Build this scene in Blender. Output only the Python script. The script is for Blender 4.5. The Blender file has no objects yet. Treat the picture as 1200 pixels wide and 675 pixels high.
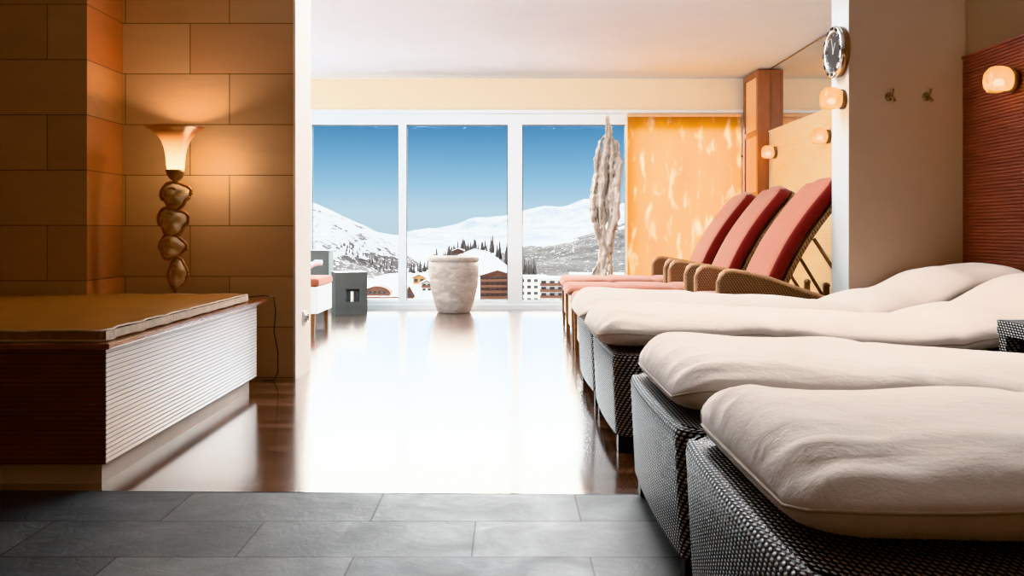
import bpy, bmesh, math, random
from mathutils import Vector, Matrix, noise
random.seed(7)
PI = math.pi
S = bpy.context.scene
COL = S.collection

# ------------------------------------------------------------------ mesh helpers
class MB:
    def __init__(s):
        s.v = []; s.f = []; s.uv = {}; s.mi = {}
    def add(s, vs, fs, uvs=None, mi=0):
        o = len(s.v); s.v += [tuple(p) for p in vs]
        for k, f in enumerate(fs):
            if mi: s.mi[len(s.f)] = mi
            if uvs: s.uv[len(s.f)] = uvs[k]
            s.f.append(tuple(i + o for i in f))
        return s
    def box(s, x0, x1, y0, y1, z0, z1, mi=0):
        v = [(x0,y0,z0),(x1,y0,z0),(x1,y1,z0),(x0,y1,z0),(x0,y0,z1),(x1,y0,z1),(x1,y1,z1),(x0,y1,z1)]
        return s.add(v, [(0,3,2,1),(4,5,6,7),(0,1,5,4),(1,2,6,5),(2,3,7,6),(3,0,4,7)], mi=mi)
    def prism(s, poly, z0, z1):           # poly (x,y) ccw
        n = len(poly)
        v = [(x,y,z0) for x,y in poly] + [(x,y,z1) for x,y in poly]
        f = [tuple(range(n-1,-1,-1)), tuple(range(n,2*n))]
        f += [(i,(i+1)%n,(i+1)%n+n,i+n) for i in range(n)]
        return s.add(v, f)
    def prism_y(s, poly, y0, y1):         # poly (x,z)
        n = len(poly)
        v = [(x,y0,z) for x,z in poly] + [(x,y1,z) for x,z in poly]
        f = [tuple(range(n)), tuple(range(2*n-1,n-1,-1))]
        f += [((i+1)%n,i,i+n,(i+1)%n+n) for i in range(n)]
        return s.add(v, f)
    def prism_x(s, poly, x0, x1):         # poly (y,z)
        n = len(poly)
        v = [(x0,y,z) for y,z in poly] + [(x1,y,z) for y,z in poly]
        f = [tuple(range(n-1,-1,-1)), tuple(range(n,2*n))]
        f += [(i,(i+1)%n,(i+1)%n+n,i+n) for i in range(n)]
        return s.add(v, f)
    def rings(s, rings, close=True, caps=True, uvs=None):
        m = len(rings[0]); v = [p for r in rings for p in r]; f = []
        for i in range(len(rings)-1):
            for j in range(m if close else m-1):
                k = (j+1) % m
                f.append((i*m+j, i*m+k, (i+1)*m+k, (i+1)*m+j))
        if caps:
            f.append(tuple(range(m-1,-1,-1))); f.append(tuple(range((len(rings)-1)*m, len(rings)*m)))
        return s.add(v, f)
    def lathe(s, prof, seg=32, c=(0,0,0), axis='z', caps=True, rfun=None):
        R = []
        for r, h in prof:
            ring = []
            for k in range(seg):
                a = 2*PI*k/seg; rr = r*(rfun(a,h) if rfun else 1)
                p = (rr*math.cos(a), rr*math.sin(a), h)
                if axis == 'x': p = (p[2], p[0], p[1])
                if axis == 'y': p = (p[1], p[2], p[0])
                ring.append((p[0]+c[0], p[1]+c[1], p[2]+c[2]))
            R.append(ring)
        return s.rings(R, caps=caps)
    def tube(s, pts, r, seg=8):
        pts = [Vector(p) for p in pts]; R = []
        up = Vector((0,0,1))
        for i, p in enumerate(pts):
            t = (pts[min(i+1,len(pts)-1)] - pts[max(i-1,0)]).normalized()
            u = up if abs(t.dot(up)) < .95 else Vector((0,1,0))
            a = t.cross(u).normalized(); b = t.cross(a).normalized()
            rr = r[i] if isinstance(r, (list,tuple)) else r
            R.append([tuple(p + a*rr*math.cos(2*PI*k/seg) + b*rr*math.sin(2*PI*k/seg)) for k in range(seg)])
        return s.rings(R)
    def build(s, name, mat, parent=None, smooth=False, bevel=0, sub=0, loc=None):
        me = bpy.data.meshes.new(name); me.from_pydata(s.v, [], s.f)
        if s.uv:
            ul = me.uv_layers.new(name='UVMap')
            for p in me.polygons:
                u = s.uv.get(p.index)
                if u:
                    for li, c in zip(p.loop_indices, u): ul.data[li].uv = c
        bm = bmesh.new(); bm.from_mesh(me)
        bmesh.ops.recalc_face_normals(bm, faces=bm.faces); bm.to_mesh(me); bm.free()
        mats = mat if isinstance(mat, (list,tuple)) else [mat]
        for m in mats: me.materials.append(m)
        for i, k in s.mi.items(): me.polygons[i].material_index = k
        if smooth:
            for p in me.polygons: p.use_smooth = True
        o = bpy.data.objects.new(name, me); COL.objects.link(o)
        if parent: o.parent = parent
        if loc: o.location = loc
        if bevel:
            b = o.modifiers.new('Bevel','BEVEL'); b.width = bevel; b.segments = 3; b.limit_method = 'ANGLE'
            b.harden_normals = False
        if sub:
            b = o.modifiers.new('Subsurf','SUBSURF'); b.levels = sub; b.render_levels = sub
        return o

def tag(o, label=None, cat=None, group=None, kind=None):
    if label: o['label'] = label
    if cat: o['category'] = cat
    if group: o['group'] = group
    if kind: o['kind'] = kind
    return o
def thing(name, label, cat, loc=(0,0,0), rz=0, group=None):
    o = bpy.data.objects.new(name, None); COL.objects.link(o)
    o.empty_display_size = .05
    o.location = loc; o.rotation_euler = (0,0,rz)
    return tag(o, label, cat, group)
def children(o): return [c for c in bpy.data.objects if c.parent == o]
def copy_tree(o, parent=None):
    c = o.copy(); COL.objects.link(c); c.parent = parent
    for ch in children(o): copy_tree(ch, c)
    return c
def dup(o, loc, rz, label, group=None):
    c = copy_tree(o); c.location = loc; c.rotation_euler = (0,0,rz); c['label'] = label
    if group: c['group'] = group
    return c
def struct(name, mb, mat, **k):
    o = mb.build(name, mat, **k)
    if not k.get('parent'): o['kind'] = 'structure'
    return o

# ------------------------------------------------------------------ node helpers
def L(r,g,b):   # sRGB 0-255 -> linear
    f = lambda c: (c/255/12.92) if c/255 <= .04045 else ((c/255+.055)/1.055)**2.4
    return (f(r), f(g), f(b), 1)
class NT:
    def __init__(s, name):
        s.m = bpy.data.materials.new(name); s.m.use_nodes = True
        s.t = s.m.node_tree; s.n = s.t.nodes; s.b = s.n['Principled BSDF']; s.out = s.n['Material Output']
    def new(s, typ, **k):
        n = s.n.new(typ)
        for a, v in k.items():
            if hasattr(n, a): setattr(n, a, v)
        return n
    def link(s, a, b): s.t.links.new(a, b)
    def val(s, sock, v):
        if hasattr(v, 'is_linked') or hasattr(v, 'links'): s.link(v, sock)
        else: sock.default_value = v
    def math(s, op, a, b=0, c=None, clamp=False):
        n = s.n.new('ShaderNodeMath'); n.operation = op; n.use_clamp = clamp
        s.val(n.inputs[0], a); s.val(n.inputs[1], b)
        if c is not None: s.val(n.inputs[2], c)
        return n.outputs[0]
    def mix(s, f, a, b, mode='MIX'):
        n = s.n.new('ShaderNodeMix'); n.data_type = 'RGBA'; n.blend_type = mode
        s.val(n.inputs[0], f); s.val(n.inputs[6], a); s.val(n.inputs[7], b)
        return n.outputs[2]
    def coord(s, which='Object', scale=(1,1,1), loc=(0,0,0), rot=(0,0,0)):
        tc = s.n.new('ShaderNodeTexCoord'); mp = s.n.new('ShaderNodeMapping')
        mp.inputs['Scale'].default_value = scale; mp.inputs['Location'].default_value = loc
        mp.inputs['Rotation'].default_value = rot
        s.link(tc.outputs[which], mp.inputs['Vector']); return mp.outputs['Vector']
    def noise(s, vec, scale, detail=4, rough=.55, dist=0):
        n = s.n.new('ShaderNodeTexNoise'); s.link(vec, n.inputs['Vector'])
        n.inputs['Scale'].default_value = scale; n.inputs['Detail'].default_value = detail
        n.inputs['Roughness'].default_value = rough; n.inputs['Distortion'].default_value = dist
        return n.outputs['Fac']
    def ramp(s, fac, stops, interp='LINEAR'):
        n = s.n.new('ShaderNodeValToRGB'); n.color_ramp.interpolation = interp
        e = n.color_ramp.elements
        while len(e) < len(stops): e.new(.5)
        for i, (p, c) in enumerate(stops):
            e[i].position = p; e[i].color = c if len(c) == 4 else (*c, 1)
        s.link(fac, n.inputs[0]); return n.outputs[0]
    def sep(s, vec):
        n = s.n.new('ShaderNodeSeparateXYZ'); s.link(vec, n.inputs[0]); return n.outputs
    def comb(s, x=0, y=0, z=0):
        n = s.n.new('ShaderNodeCombineXYZ')
        for i, v in enumerate((x,y,z)): s.val(n.inputs[i], v)
        return n.outputs[0]
    def bump(s, h, strength=.3, dist=.01):
        n = s.n.new('ShaderNodeBump'); s.link(h, n.inputs['Height'])
        n.inputs['Strength'].default_value = strength; n.inputs['Distance'].default_value = dist
        s.link(n.outputs[0], s.b.inputs['Normal']); return n
    def set(s, **k):
        for a, v in k.items(): s.val(s.b.inputs[a.replace('_', ' ')], v)
        return s

def plain(name, col, rough=.5, noise_amt=.06, scale=20, bump=0, **k):
    t = NT(name); v = t.coord()
    n = t.noise(v, scale)
    dark = tuple(c*(1-noise_amt*2) for c in col[:3]) + (1,)
    lite = tuple(min(1,c*(1+noise_amt)) for c in col[:3]) + (1,)
    t.set(Base_Color=t.ramp(n, [(.3, dark), (.7, lite)]), Roughness=rough)
    for a, b in k.items(): t.val(t.b.inputs[a.replace('_', ' ')], b)
    if bump: t.bump(n, bump, .005)
    return t.m

M = {}
M['plaster'] = plain('plaster', L(232,226,218), .75, .015, 6, .05)
M['ceiling'] = plain('ceiling_paint', L(224,230,236), .8, .01, 3)
M['cream'] = plain('cream_plaster', L(238,224,200), .7, .015, 5, .04)
M['frame_white'] = plain('window_frame_paint', L(226,234,238), .4, .01, 5)
M['column'] = plain('column_dim_warm_tone', L(186,162,142), .7, .02, 4, .05)  # dim warm light of the near room put into the white paint's colour

M['column_lit_side'] = plain('column_side_lit_tone', L(188,188,186), .7, .02, 4, .05)  # same white column; its window-lit face is coloured paler
def stone_mat(name, axis):
    t = NT(name); tc = t.new('ShaderNodeTexCoord'); x, y, z = t.sep(tc.outputs['Object'])
    u = x if axis == 'x' else y
    W = .62
    zz = t.math('SUBTRACT', z, .0125); row = t.math('FLOOR', t.math('DIVIDE', zz, .3016))
    par = t.math('MODULO', t.math('ADD', row, 21), 2)
    uu = t.math('DIVIDE', t.math('ADD', t.math('ADD', u, 1.663 if axis == 'x' else .19), t.math('MULTIPLY', par, .234 if axis == 'x' else 0)), W)
    colm = t.math('FLOOR', uu)
    fu = t.math('SUBTRACT', uu, colm); fz = t.math('SUBTRACT', t.math('DIVIDE', zz, .3016), row)
    du = t.math('MULTIPLY', t.math('MINIMUM', fu, t.math('SUBTRACT', 1, fu)), W)
    dz = t.math('MULTIPLY', t.math('MINIMUM', fz, t.math('SUBTRACT', 1, fz)), .3016)
    edge = t.math('MINIMUM', du, dz)
    grout = t.math('LESS_THAN', edge, .0022)
    wn = t.new('ShaderNodeTexWhiteNoise', noise_dimensions='3D')
    t.link(t.comb(colm, row, 3.3 if axis == 'x' else 7.7), wn.inputs['Vector'])
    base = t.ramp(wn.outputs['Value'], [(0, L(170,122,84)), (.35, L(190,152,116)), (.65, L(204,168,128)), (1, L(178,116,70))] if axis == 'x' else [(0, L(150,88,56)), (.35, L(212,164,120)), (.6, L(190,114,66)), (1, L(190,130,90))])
    v = t.comb(t.math('MULTIPLY', u, 1.2), t.math('MULTIPLY', row, 5.1), t.math('MULTIPLY', z, 5))
    n = t.noise(v, 2.4, 6, .6, .8)
    base = t.mix(.55, base, t.ramp(n, [(.3, L(150,105,72)), (.5, L(200,165,130)), (.75, L(214,180,140))]), 'MULTIPLY')
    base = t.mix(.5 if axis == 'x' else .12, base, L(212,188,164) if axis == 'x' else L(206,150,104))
    t.set(Base_Color=t.mix(grout, base, L(60,38,24)), Roughness=.55)
    fine = t.noise(tc.outputs['Object'], 60, 4)
    h = t.math('SUBTRACT', t.math('MULTIPLY', fine, .12), grout)
    t.bump(h, .4, .003)
    return t.m
M['stone_x'] = stone_mat('sandstone_blocks_front', 'x')
M['stone_y'] = stone_mat('sandstone_blocks_side', 'y')

def wood_floor():
    t = NT('cherry_plank_floor'); v = t.coord(); x, y, z = t.sep(v)
    W = .085; r = t.math('FLOOR', t.math('DIVIDE', y, W))
    wn = t.new('ShaderNodeTexWhiteNoise', noise_dimensions='1D'); t.link(r, wn.inputs['W'])
    xs = t.math('ADD', t.math('DIVIDE', x, .75), t.math('MULTIPLY', wn.outputs['Value'], 7))
    c = t.math('FLOOR', xs)
    wn2 = t.new('ShaderNodeTexWhiteNoise', noise_dimensions='2D'); t.link(t.comb(r, c), wn2.inputs['Vector'])
    fr = t.math('SUBTRACT', t.math('DIVIDE', y, W), r); fc = t.math('SUBTRACT', xs, c)
    e = t.math('MINIMUM', t.math('MULTIPLY', t.math('MINIMUM', fr, t.math('SUBTRACT', 1, fr)), W),
               t.math('MULTIPLY', t.math('MINIMUM', fc, t.math('SUBTRACT', 1, fc)), .75))
    line = t.math('LESS_THAN', e, .0012)
    base = t.ramp(wn2.outputs['Value'], [(0, L(74,50,40)), (.5, L(100,70,56)), (1, L(138,102,84))])
    g = t.noise(t.comb(t.math('MULTIPLY', x, 2), t.math('MULTIPLY', y, 30), wn2.outputs['Value']), 3, 6, .6)
    base = t.mix(.6, base, t.ramp(g, [(.3, (.45,.42,.4,1)), (.7, (1,1,1,1))]), 'MULTIPLY')
    t.set(Base_Color=t.mix(line, base, L(30,16,10)), Roughness=.2, Specular_IOR_Level=.8, Coat_Weight=1.0, Coat_Roughness=.12, Coat_IOR=1.7)
    t.bump(t.math('SUBTRACT', t.math('MULTIPLY', g, .05), line), .08, .002)
    return t.m
M['wood_floor'] = wood_floor()

def tile_floor():
    t = NT('slate_tiles'); v = t.coord(); x, y, z = t.sep(v)
    yy = t.math('DIVIDE', t.math('SUBTRACT', 3.07, y), .303); r = t.math('FLOOR', yy)
    par = t.math('MODULO', t.math('ADD', r, 20), 2)
    xx = t.math('DIVIDE', t.math('SUBTRACT', t.math('ADD', x, .423), t.math('MULTIPLY', par, .322)), .645); c = t.math('FLOOR', xx)
    fr = t.math('SUBTRACT', yy, r); fc = t.math('SUBTRACT', xx, c)
    e = t.math('MINIMUM', t.math('MULTIPLY', t.math('MINIMUM', fr, t.math('SUBTRACT', 1, fr)), .303),
               t.math('MULTIPLY', t.math('MINIMUM', fc, t.math('SUBTRACT', 1, fc)), .645))
    g = t.math('LESS_THAN', e, .0028)
    wn = t.new('ShaderNodeTexWhiteNoise', noise_dimensions='2D'); t.link(t.comb(r, c), wn.inputs['Vector'])
    base = t.ramp(wn.outputs['Value'], [(0, L(84,87,88)), (1, L(112,114,113))])
    n = t.noise(v, 5, 8, .65, 1.0)
    base = t.mix(.5, base, t.ramp(n, [(.35, (.5,.52,.52,1)), (.7, (1,1,1,1))]), 'MULTIPLY')
    t.set(Base_Color=t.mix(g, base, L(52,50,48)), Roughness=t.ramp(n, [(.3, (.62,)*3), (.7, (.48,)*3)]), Specular_IOR_Level=.4)
    fine = t.noise(v, 14, 8, .7, .5)
    t.bump(t.math('SUBTRACT', fine, t.math('MULTIPLY', g, .8)), .55, .006)
    return t.m
M['tiles'] = tile_floor()

def woodgrain(name, c1, c2, rough=.35, stretch=(2,2,30), **k):
    t = NT(name); v = t.coord('Object', stretch)
    n = t.noise(v, 1.5, 6, .6, .6)
    t.set(Base_Color=t.ramp(n, [(.3, c1), (.7, c2)]), Roughness=rough)
    for a, b in k.items(): t.val(t.b.inputs[a.replace('_', ' ')], b)
    if 'slats' not in name: t.bump(n, .08, .002)
    return t.m
M['panel_near'] = woodgrain('red_brown_slats', L(86,38,24), L(106,50,32), .5, (1.5,1.5,8))
M['panel_far'] = woodgrain('pale_maple_slats', L(228,206,172), L(238,220,190), .4, (1.5,1.5,8))
M['bench_side'] = woodgrain('bench_brown_slats', L(92,46,28), L(110,58,36), .42, (1.5,1.5,8))
M['bench_front'] = woodgrain('bench_white_sheen_slats', L(222,216,212), L(230,226,222), .3, (1.5,1.5,8), Specular_IOR_Level=.8, Coat_Weight=.6, Coat_Roughness=.2)  # near-white base colour stands in for window sheen on the brown wood
M['plinth'] = plain('plinth_paint', L(214,200,186), .45, .04, 8)
M['bench_top'] = woodgrain('bench_top_edge', L(120,66,42), L(150,90,62), .2, (3,3,12), Coat_Weight=.8, Coat_Roughness=.15)
M['groove_pale'] = plain('pale_groove', L(176,146,108), .8)
M['groove'] = plain('groove_shadow_gap', L(60,30,20), .8)
M['cabinet'] = woodgrain('cabinet_cherry_wood', L(142,84,52), L(164,102,66), .4, (20,20,2))
M['cab_inset'] = woodgrain('cabinet_pale_inset', L(222,180,136), L(232,194,150), .4, (20,20,2))
M['leather'] = plain('mustard_leather', L(140,88,38), .42, .12, 6, .15)
M['piping'] = plain('pale_piping', L(205,190,170), .5, .08, 30)
M['black'] = plain('black_rubber', L(18,17,17), .5)
M['dark_base'] = plain('dark_lounger_base', L(24,22,22), .55)
M['chrome'] = plain('chrome', (.75,.74,.72,1), .15, .02, 5, Metallic=1.0)
M['brass'] = plain('dull_brass', (.24,.17,.11,1), .3, .05, 30, Metallic=1.0)
M['bronze'] = plain('bronze', (.28,.17,.10,1), .4, .1, 20, Metallic=.9)
M['white_plastic'] = plain('white_plastic', L(235,232,228), .35, .01)
M['grey_box'] = plain('grey_lacquer', L(88,92,89), .55, .04, 6, .05)
M['wax'] = plain('white_wax', L(250,248,240), .4, .01, 5, Subsurface_Weight=.3)
M['leg_wood'] = woodgrain('lounger_leg_wood', L(120,80,50), L(150,104,68), .4)

def linen(name, c1, c2):
    t = NT(name); v = t.coord(); x, y, z = t.sep(v)
    n = t.noise(v, 3, 4)
    wx = t.math('SINE', t.math('MULTIPLY', x, 1400)); wy = t.math('SINE', t.math('MULTIPLY', y, 1400))
    w = t.math('MULTIPLY', wx, wy)
    f = t.noise(v, 160, 3)
    t.set(Base_Color=t.mix(t.math('MULTIPLY', f, .3), t.ramp(n, [(.3, c1), (.7, c2)]), c1), Roughness=.9, Specular_IOR_Level=.2, Sheen_Weight=.35, Sheen_Roughness=.4)
    big = t.noise(t.coord('Object', (1,1.3,1)), 14, 4, .55, .4)
    h = t.math('ADD', t.math('ADD', t.math('MULTIPLY', w, .0), t.math('MULTIPLY', f, .15)), t.math('MULTIPLY', big, .9))
    t.bump(h, .35, .012)
    return t.m
M['linen'] = linen('off_white_linen', L(217,203,191), L(230,219,208))
M['linen_pipe'] = linen('linen_piping', L(180,165,150), L(200,186,172))
M['red_fab'] = linen('salmon_red_fabric', L(154,94,72), L(164,104,82))
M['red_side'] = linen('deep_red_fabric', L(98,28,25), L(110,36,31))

def wicker(name, dark, light, pu, pv, rough=.3, bstr=.8, spec=.5):
    t = NT(name); tc = t.new('ShaderNodeTexCoord'); u, v, _ = t.sep(tc.outputs['UV'])
    vv = t.math('DIVIDE', v, pv); r = t.math('FLOOR', vv)
    par = t.math('MODULO', t.math('ADD', r, 1000), 3)
    uu = t.math('ADD', t.math('DIVIDE', u, pu), t.math('MULTIPLY', par, .3333))
    fu = t.math('SUBTRACT', t.math('FRACT', uu), .5); fv = t.math('SUBTRACT', t.math('SUBTRACT', vv, r), .5)
    # bead footprint, slightly slanted
    a = t.math('MULTIPLY', t.math('ADD', fu, t.math('MULTIPLY', fv, .35)), 2.3)
    b = t.math('MULTIPLY', fv, 2.2)
    d = t.math('ADD', t.math('POWER', t.math('ABSOLUTE', a), 2), t.math('POWER', t.math('ABSOLUTE', b), 2))
    h = t.math('SUBTRACT', 1, d, clamp=True)
    t.set(Base_Color=t.ramp(h, [(0.0, dark), (.30, dark), (.62, light)]), Roughness=rough, Specular_IOR_Level=spec)
    t.bump(h, bstr, .006)
    return t.m
M['wicker'] = wicker('black_silver_wicker', L(10,10,11), L(205,203,200), .020, .0098, .45, .8, .18)
M['rattan'] = wicker('brown_rattan', L(96,62,40), L(178,134,96), .018, .009, .5)
M['rattan_pale'] = wicker('pale_rattan', L(150,130,108), L(222,210,194), .018, .009, .5)

def pot_mat():
    t = NT('streaked_stone_pot'); v = t.coord('Object', (1,1,2.2))
    n = t.noise(v, 5, 8, .65, 1.2); n2 = t.noise(v, 26, 5)
    c = t.ramp(n, [(.3, L(150,142,134)), (.5, L(178,170,162)), (.72, L(212,206,200))])
    t.set(Base_Color=t.mix(t.math('MULTIPLY', n2, .35), c, L(120,106,94)), Roughness=.6)
    t.bump(t.math('ADD', n, t.math('MULTIPLY', n2, .3)), .5, .01); return t.m
M['pot'] = pot_mat()
def driftwood():
    t = NT('pale_driftwood'); v = t.coord('Object', (8,8,1.5)); n = t.noise(v, 4, 7, .65, .8)
    t.set(Base_Color=t.ramp(n, [(.3, L(150,138,124)), (.5, L(186,176,164)), (.7, L(232,230,228))]), Roughness=.5)
    t.bump(n, .6, .01); return t.m
M['drift'] = driftwood()
def blind():
    t = NT('sun_rippled_orange_blind'); v = t.coord('Object', (1,1,.32))
    n = t.noise(v, 9, 3, .5, .35); n2 = t.noise(v, 3, 4, .5, .3)
    x, y, z = t.sep(t.coord('Object'))
    body = t.ramp(n2, [(.3, L(208,132,22)), (.7, L(222,152,38))])
    spot = t.ramp(n, [(.55, (0,0,0)), (.74, (.9,.9,.9))])  # white ripples of sunlight put into the fabric colour
    c = t.mix(spot, body, L(255,236,196))
    d = t.new('ShaderNodeBsdfDiffuse'); tr = t.new('ShaderNodeBsdfTranslucent'); gl = t.new('ShaderNodeBsdfGlossy')
    t.link(c, d.inputs[0]); t.link(c, tr.inputs[0]); gl.inputs['Roughness'].default_value = .2
    bp = t.new('ShaderNodeBump'); t.link(n2, bp.inputs['Height']); bp.inputs['Strength'].default_value = .4
    t.link(bp.outputs[0], gl.inputs['Normal'])
    m1 = t.new('ShaderNodeMixShader'); m1.inputs[0].default_value = .62
    t.link(d.outputs[0], m1.inputs[1]); t.link(tr.outputs[0], m1.inputs[2])
    m2 = t.new('ShaderNodeMixShader'); m2.inputs[0].default_value = .025
    t.link(m1.outputs[0], m2.inputs[1]); t.link(gl.outputs[0], m2.inputs[2])
    t.link(m2.outputs[0], t.out.inputs[0]); return t.m
M['blind'] = blind()
def glass_pane():
    t = NT('window_glass'); tr = t.new('ShaderNodeBsdfTransparent'); gl = t.new('ShaderNodeBsdfGlossy')
    tr.inputs[0].default_value = (.97,.985,.98,1); gl.inputs['Roughness'].default_value = 0; gl.inputs[0].default_value = (.12,.12,.12,1)
    lw = t.new('ShaderNodeFresnel'); lw.inputs[0].default_value = 1.12
    m = t.new('ShaderNodeMixShader'); t.link(lw.outputs[0], m.inputs[0]); t.link(tr.outputs[0], m.inputs[1]); t.link(gl.outputs[0], m.inputs[2])
    t.link(m.outputs[0], t.out.inputs[0]); return t.m
M['glass'] = glass_pane()
def mirror():
    t = NT('mirror_glass'); n = t.noise(t.coord(), 2)
    t.set(Base_Color=t.ramp(n, [(0, (.72,.68,.62)), (1, (.74,.70,.64))]), Metallic=1.0, Roughness=.02); return t.m
M['mirror'] = mirror()
def glow(name, col_hot, col_cool, s_hot, s_cool, z0, z1):
    t = NT(name); x, y, z = t.sep(t.coord())
    f = t.math('DIVIDE', t.math('SUBTRACT', z, z0), z1-z0, clamp=True)
    c = t.ramp(f, [(0, col_hot), (1, col_cool)])
    s = t.math('MULTIPLY_ADD', f, s_cool-s_hot, s_hot)
    t.set(Base_Color=L(110,66,40), Roughness=.3, Emission_Color=c, Emission_Strength=s); return t.m

# ------------------------------------------------------------------ camera & world
cam = bpy.data.cameras.new('camera'); co = bpy.data.objects.new('camera', cam); COL.objects.link(co)
co.location = (0,0,.89); co.rotation_euler = (PI/2,0,0)
cam.sensor_width = 36; cam.lens = 1060/1200*36; cam.shift_x = 4/1200; cam.shift_y = -67.5/1200
cam.clip_start = .05; cam.clip_end = 20000
S.camera = co

w = bpy.data.worlds.new('sky'); S.world = w; w.use_nodes = True
wt = w.node_tree; wn_ = wt.nodes; wl = wt.links
for n in list(wn_): wn_.remove(n)
def wmath(op, a, b=0, clamp=False):
    n = wn_.new('ShaderNodeMath'); n.operation = op; n.use_clamp = clamp
    for i, q in enumerate((a,b)):
        if hasattr(q, 'links'): wl.new(q, n.inputs[i])
        else: n.inputs[i].default_value = q
    return n.outputs[0]
tc = wn_.new('ShaderNodeTexCoord'); sp = wn_.new('ShaderNodeSeparateXYZ'); wl.new(tc.outputs['Generated'], sp.inputs[0])
rp = wn_.new('ShaderNodeValToRGB'); e = rp.color_ramp.elements
stops = [(0, L(205,224,236)), (.02, L(204,226,240)), (.05, L(168,208,234)), (.08, L(132,184,220)), (.118, L(92,150,198)), (.15, L(200,215,230)), (.25, L(255,252,246)), (1, L(235,242,252))]
while len(e) < len(stops): e.new(.5)
for i, (p, c) in enumerate(stops): e[i].position = p; e[i].color = c
wl.new(sp.outputs[2], rp.inputs[0])
# added bright band of sky, out of view, to light floor and rooms
up = wmath('MULTIPLY', wmath('SUBTRACT', sp.outputs[2], .120), 9, True)
fall = wmath('SUBTRACT', 1, wmath('MULTIPLY', wmath('SUBTRACT', sp.outputs[2], .45), 2.2, True))
front = wmath('MULTIPLY', wmath('SUBTRACT', sp.outputs[1], .2), 1.6, True)
glo = wmath('MULTIPLY', wmath('MULTIPLY', up, fall), front)
stg = wmath('ADD', wmath('MULTIPLY', glo, 40.0), 1.0)
bg = wn_.new('ShaderNodeBackground'); wl.new(rp.outputs[0], bg.inputs[0]); wl.new(stg, bg.inputs[1])
wo = wn_.new('ShaderNodeOutputWorld'); wl.new(bg.outputs[0], wo.inputs[0])

S.view_settings.view_transform = 'Khronos PBR Neutral'
S.view_settings.exposure = 0
try:
    S.cycles.use_denoising = True
    S.cycles.max_bounces = 10; S.cycles.diffuse_bounces = 6; S.cycles.transparent_max_bounces = 12
    S.cycles.sample_clamp_indirect = 6; S.cycles.caustics_reflective = True; S.cycles.blur_glossy = 1.0; S.cycles.caustics_refractive = False
except Exception: pass

def light(name, typ, loc, energy, color, **k):
    d = bpy.data.lights.new(name, typ); d.energy = energy; d.color = color
    for a, v in k.items():
        if a != 'rot': setattr(d, a, v)
    o = bpy.data.objects.new(name, d); COL.objects.link(o); o.location = loc
    if 'rot' in k: o.rotation_euler = k['rot']
    return o
sun = light('sun', 'SUN', (0,0,50), 1.3, (1,.96,.9), angle=.01, rot=(math.radians(52), 0, math.radians(-38)))

# ------------------------------------------------------------------ room shell
XR = 2.79; XL = -4.6; YB = 10.2; YN = -2.4; H = 2.603
struct('floor', MB().add([(XL,3.17,0),(XL,3.17,-.05),(XR,3.0,0),(XR,3.0,-.05),(XR,YB+.12,0),(XR,YB+.12,-.05),(XL,YB+.12,0),(XL,YB+.12,-.05)],
       [(0,2,4,6),(1,7,5,3),(0,1,3,2),(2,3,5,4),(4,5,7,6),(6,7,1,0)]), M['wood_floor'])
struct('floor_tiles', MB().add([(XL,YN,0),(XR,YN,0),(XR,2.994,0),(XL,3.164,0),(XL,YN,-.05),(XR,YN,-.05),(XR,2.994,-.05),(XL,3.164,-.05)],
       [(0,1,2,3),(7,6,5,4),(0,4,5,1),(1,5,6,2),(2,6,7,3),(3,7,4,0)]), M['tiles'])
struct('trim_1', MB().add([(XL,3.164,.0015),(XR,2.994,.0015),(XR,3.002,.0015),(XL,3.172,.0015),(XL,3.164,-.05),(XR,2.994,-.05),(XR,3.002,-.05),(XL,3.172,-.05)],
       [(0,1,2,3),(7,6,5,4),(0,4,5,1),(1,5,6,2),(2,6,7,3),(3,7,4,0)]), M['chrome'])
struct('ceiling', MB().box(XL-.1,XR+.1,YN-.1,YB+.3,H,H+.15), M['ceiling'])
struct('wall_right', MB().box(XR,XR+.15,YN,YB+.3,-.05,H), M['column'])
struct('wall_left', MB().box(XL-.15,XL,5.39,YB+.3,-.05,H), M['plaster'])
struct('wall_rear', MB().box(XL-.15,XR+.15,YN-.15,YN,-.05,H), M['column'])
# sandstone wall and its projecting pier, plaster end
struct('wall_stone', MB().box(XL-.1,-1.281,5.39,5.79,0,H), M['stone_x'])
pm = MB(); pm.add([(XL-.1,4.935,0),(-2.30,4.935,0),(-2.30,4.935,H),(XL-.1,4.935,H)], [(0,1,2,3)])
pm.add([(-2.30,4.935,0),(-2.30,5.39,0),(-2.30,5.39,H),(-2.30,4.935,H)], [(0,1,2,3)], mi=1)
pm.add([(XL-.1,4.935,0),(XL-.1,4.935,H),(XL-.1,5.39,H),(XL-.1,5.39,0)], [(0,1,2,3)])
pier = struct('wall_pier', pm, [M['stone_x'], M['stone_y']])
struct('wall_left_near', MB().box(XL-.15,XL,YN,4.935,-.05,H), M['stone_y'])
struct('wall_end', MB().box(-1.281,-1.268,5.383,5.797,0,H), M['plaster'])
# column
cm = MB().box(2.06,XR,5.48,5.77,0,H); cm.mi[5] = 1
struct('wall_column', cm, [M['column'], M['column_lit_side']], bevel=.004)
# back wall: band above the windows, sill, right pier
back = MB()
back.box(XL,XR,YB+.02,YB+.28,2.228,H)
back.box(2.66,XR,YB+.02,YB+.28,-.05,2.228)
back.box(XL,-4.35,YB+.02,YB+.28,-.05,2.228)
struct('wall_back', back, M['cream'])
struct('trim_2', MB().box(XL,XR,YB-.045,YB+.02,2.205,2.245), M['frame_white'], bevel=.006)
struct('trim_3', MB().box(XL,2.66,YB-.02,YB+.2,-.05,.055), M['frame_white'], bevel=.004)

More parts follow.
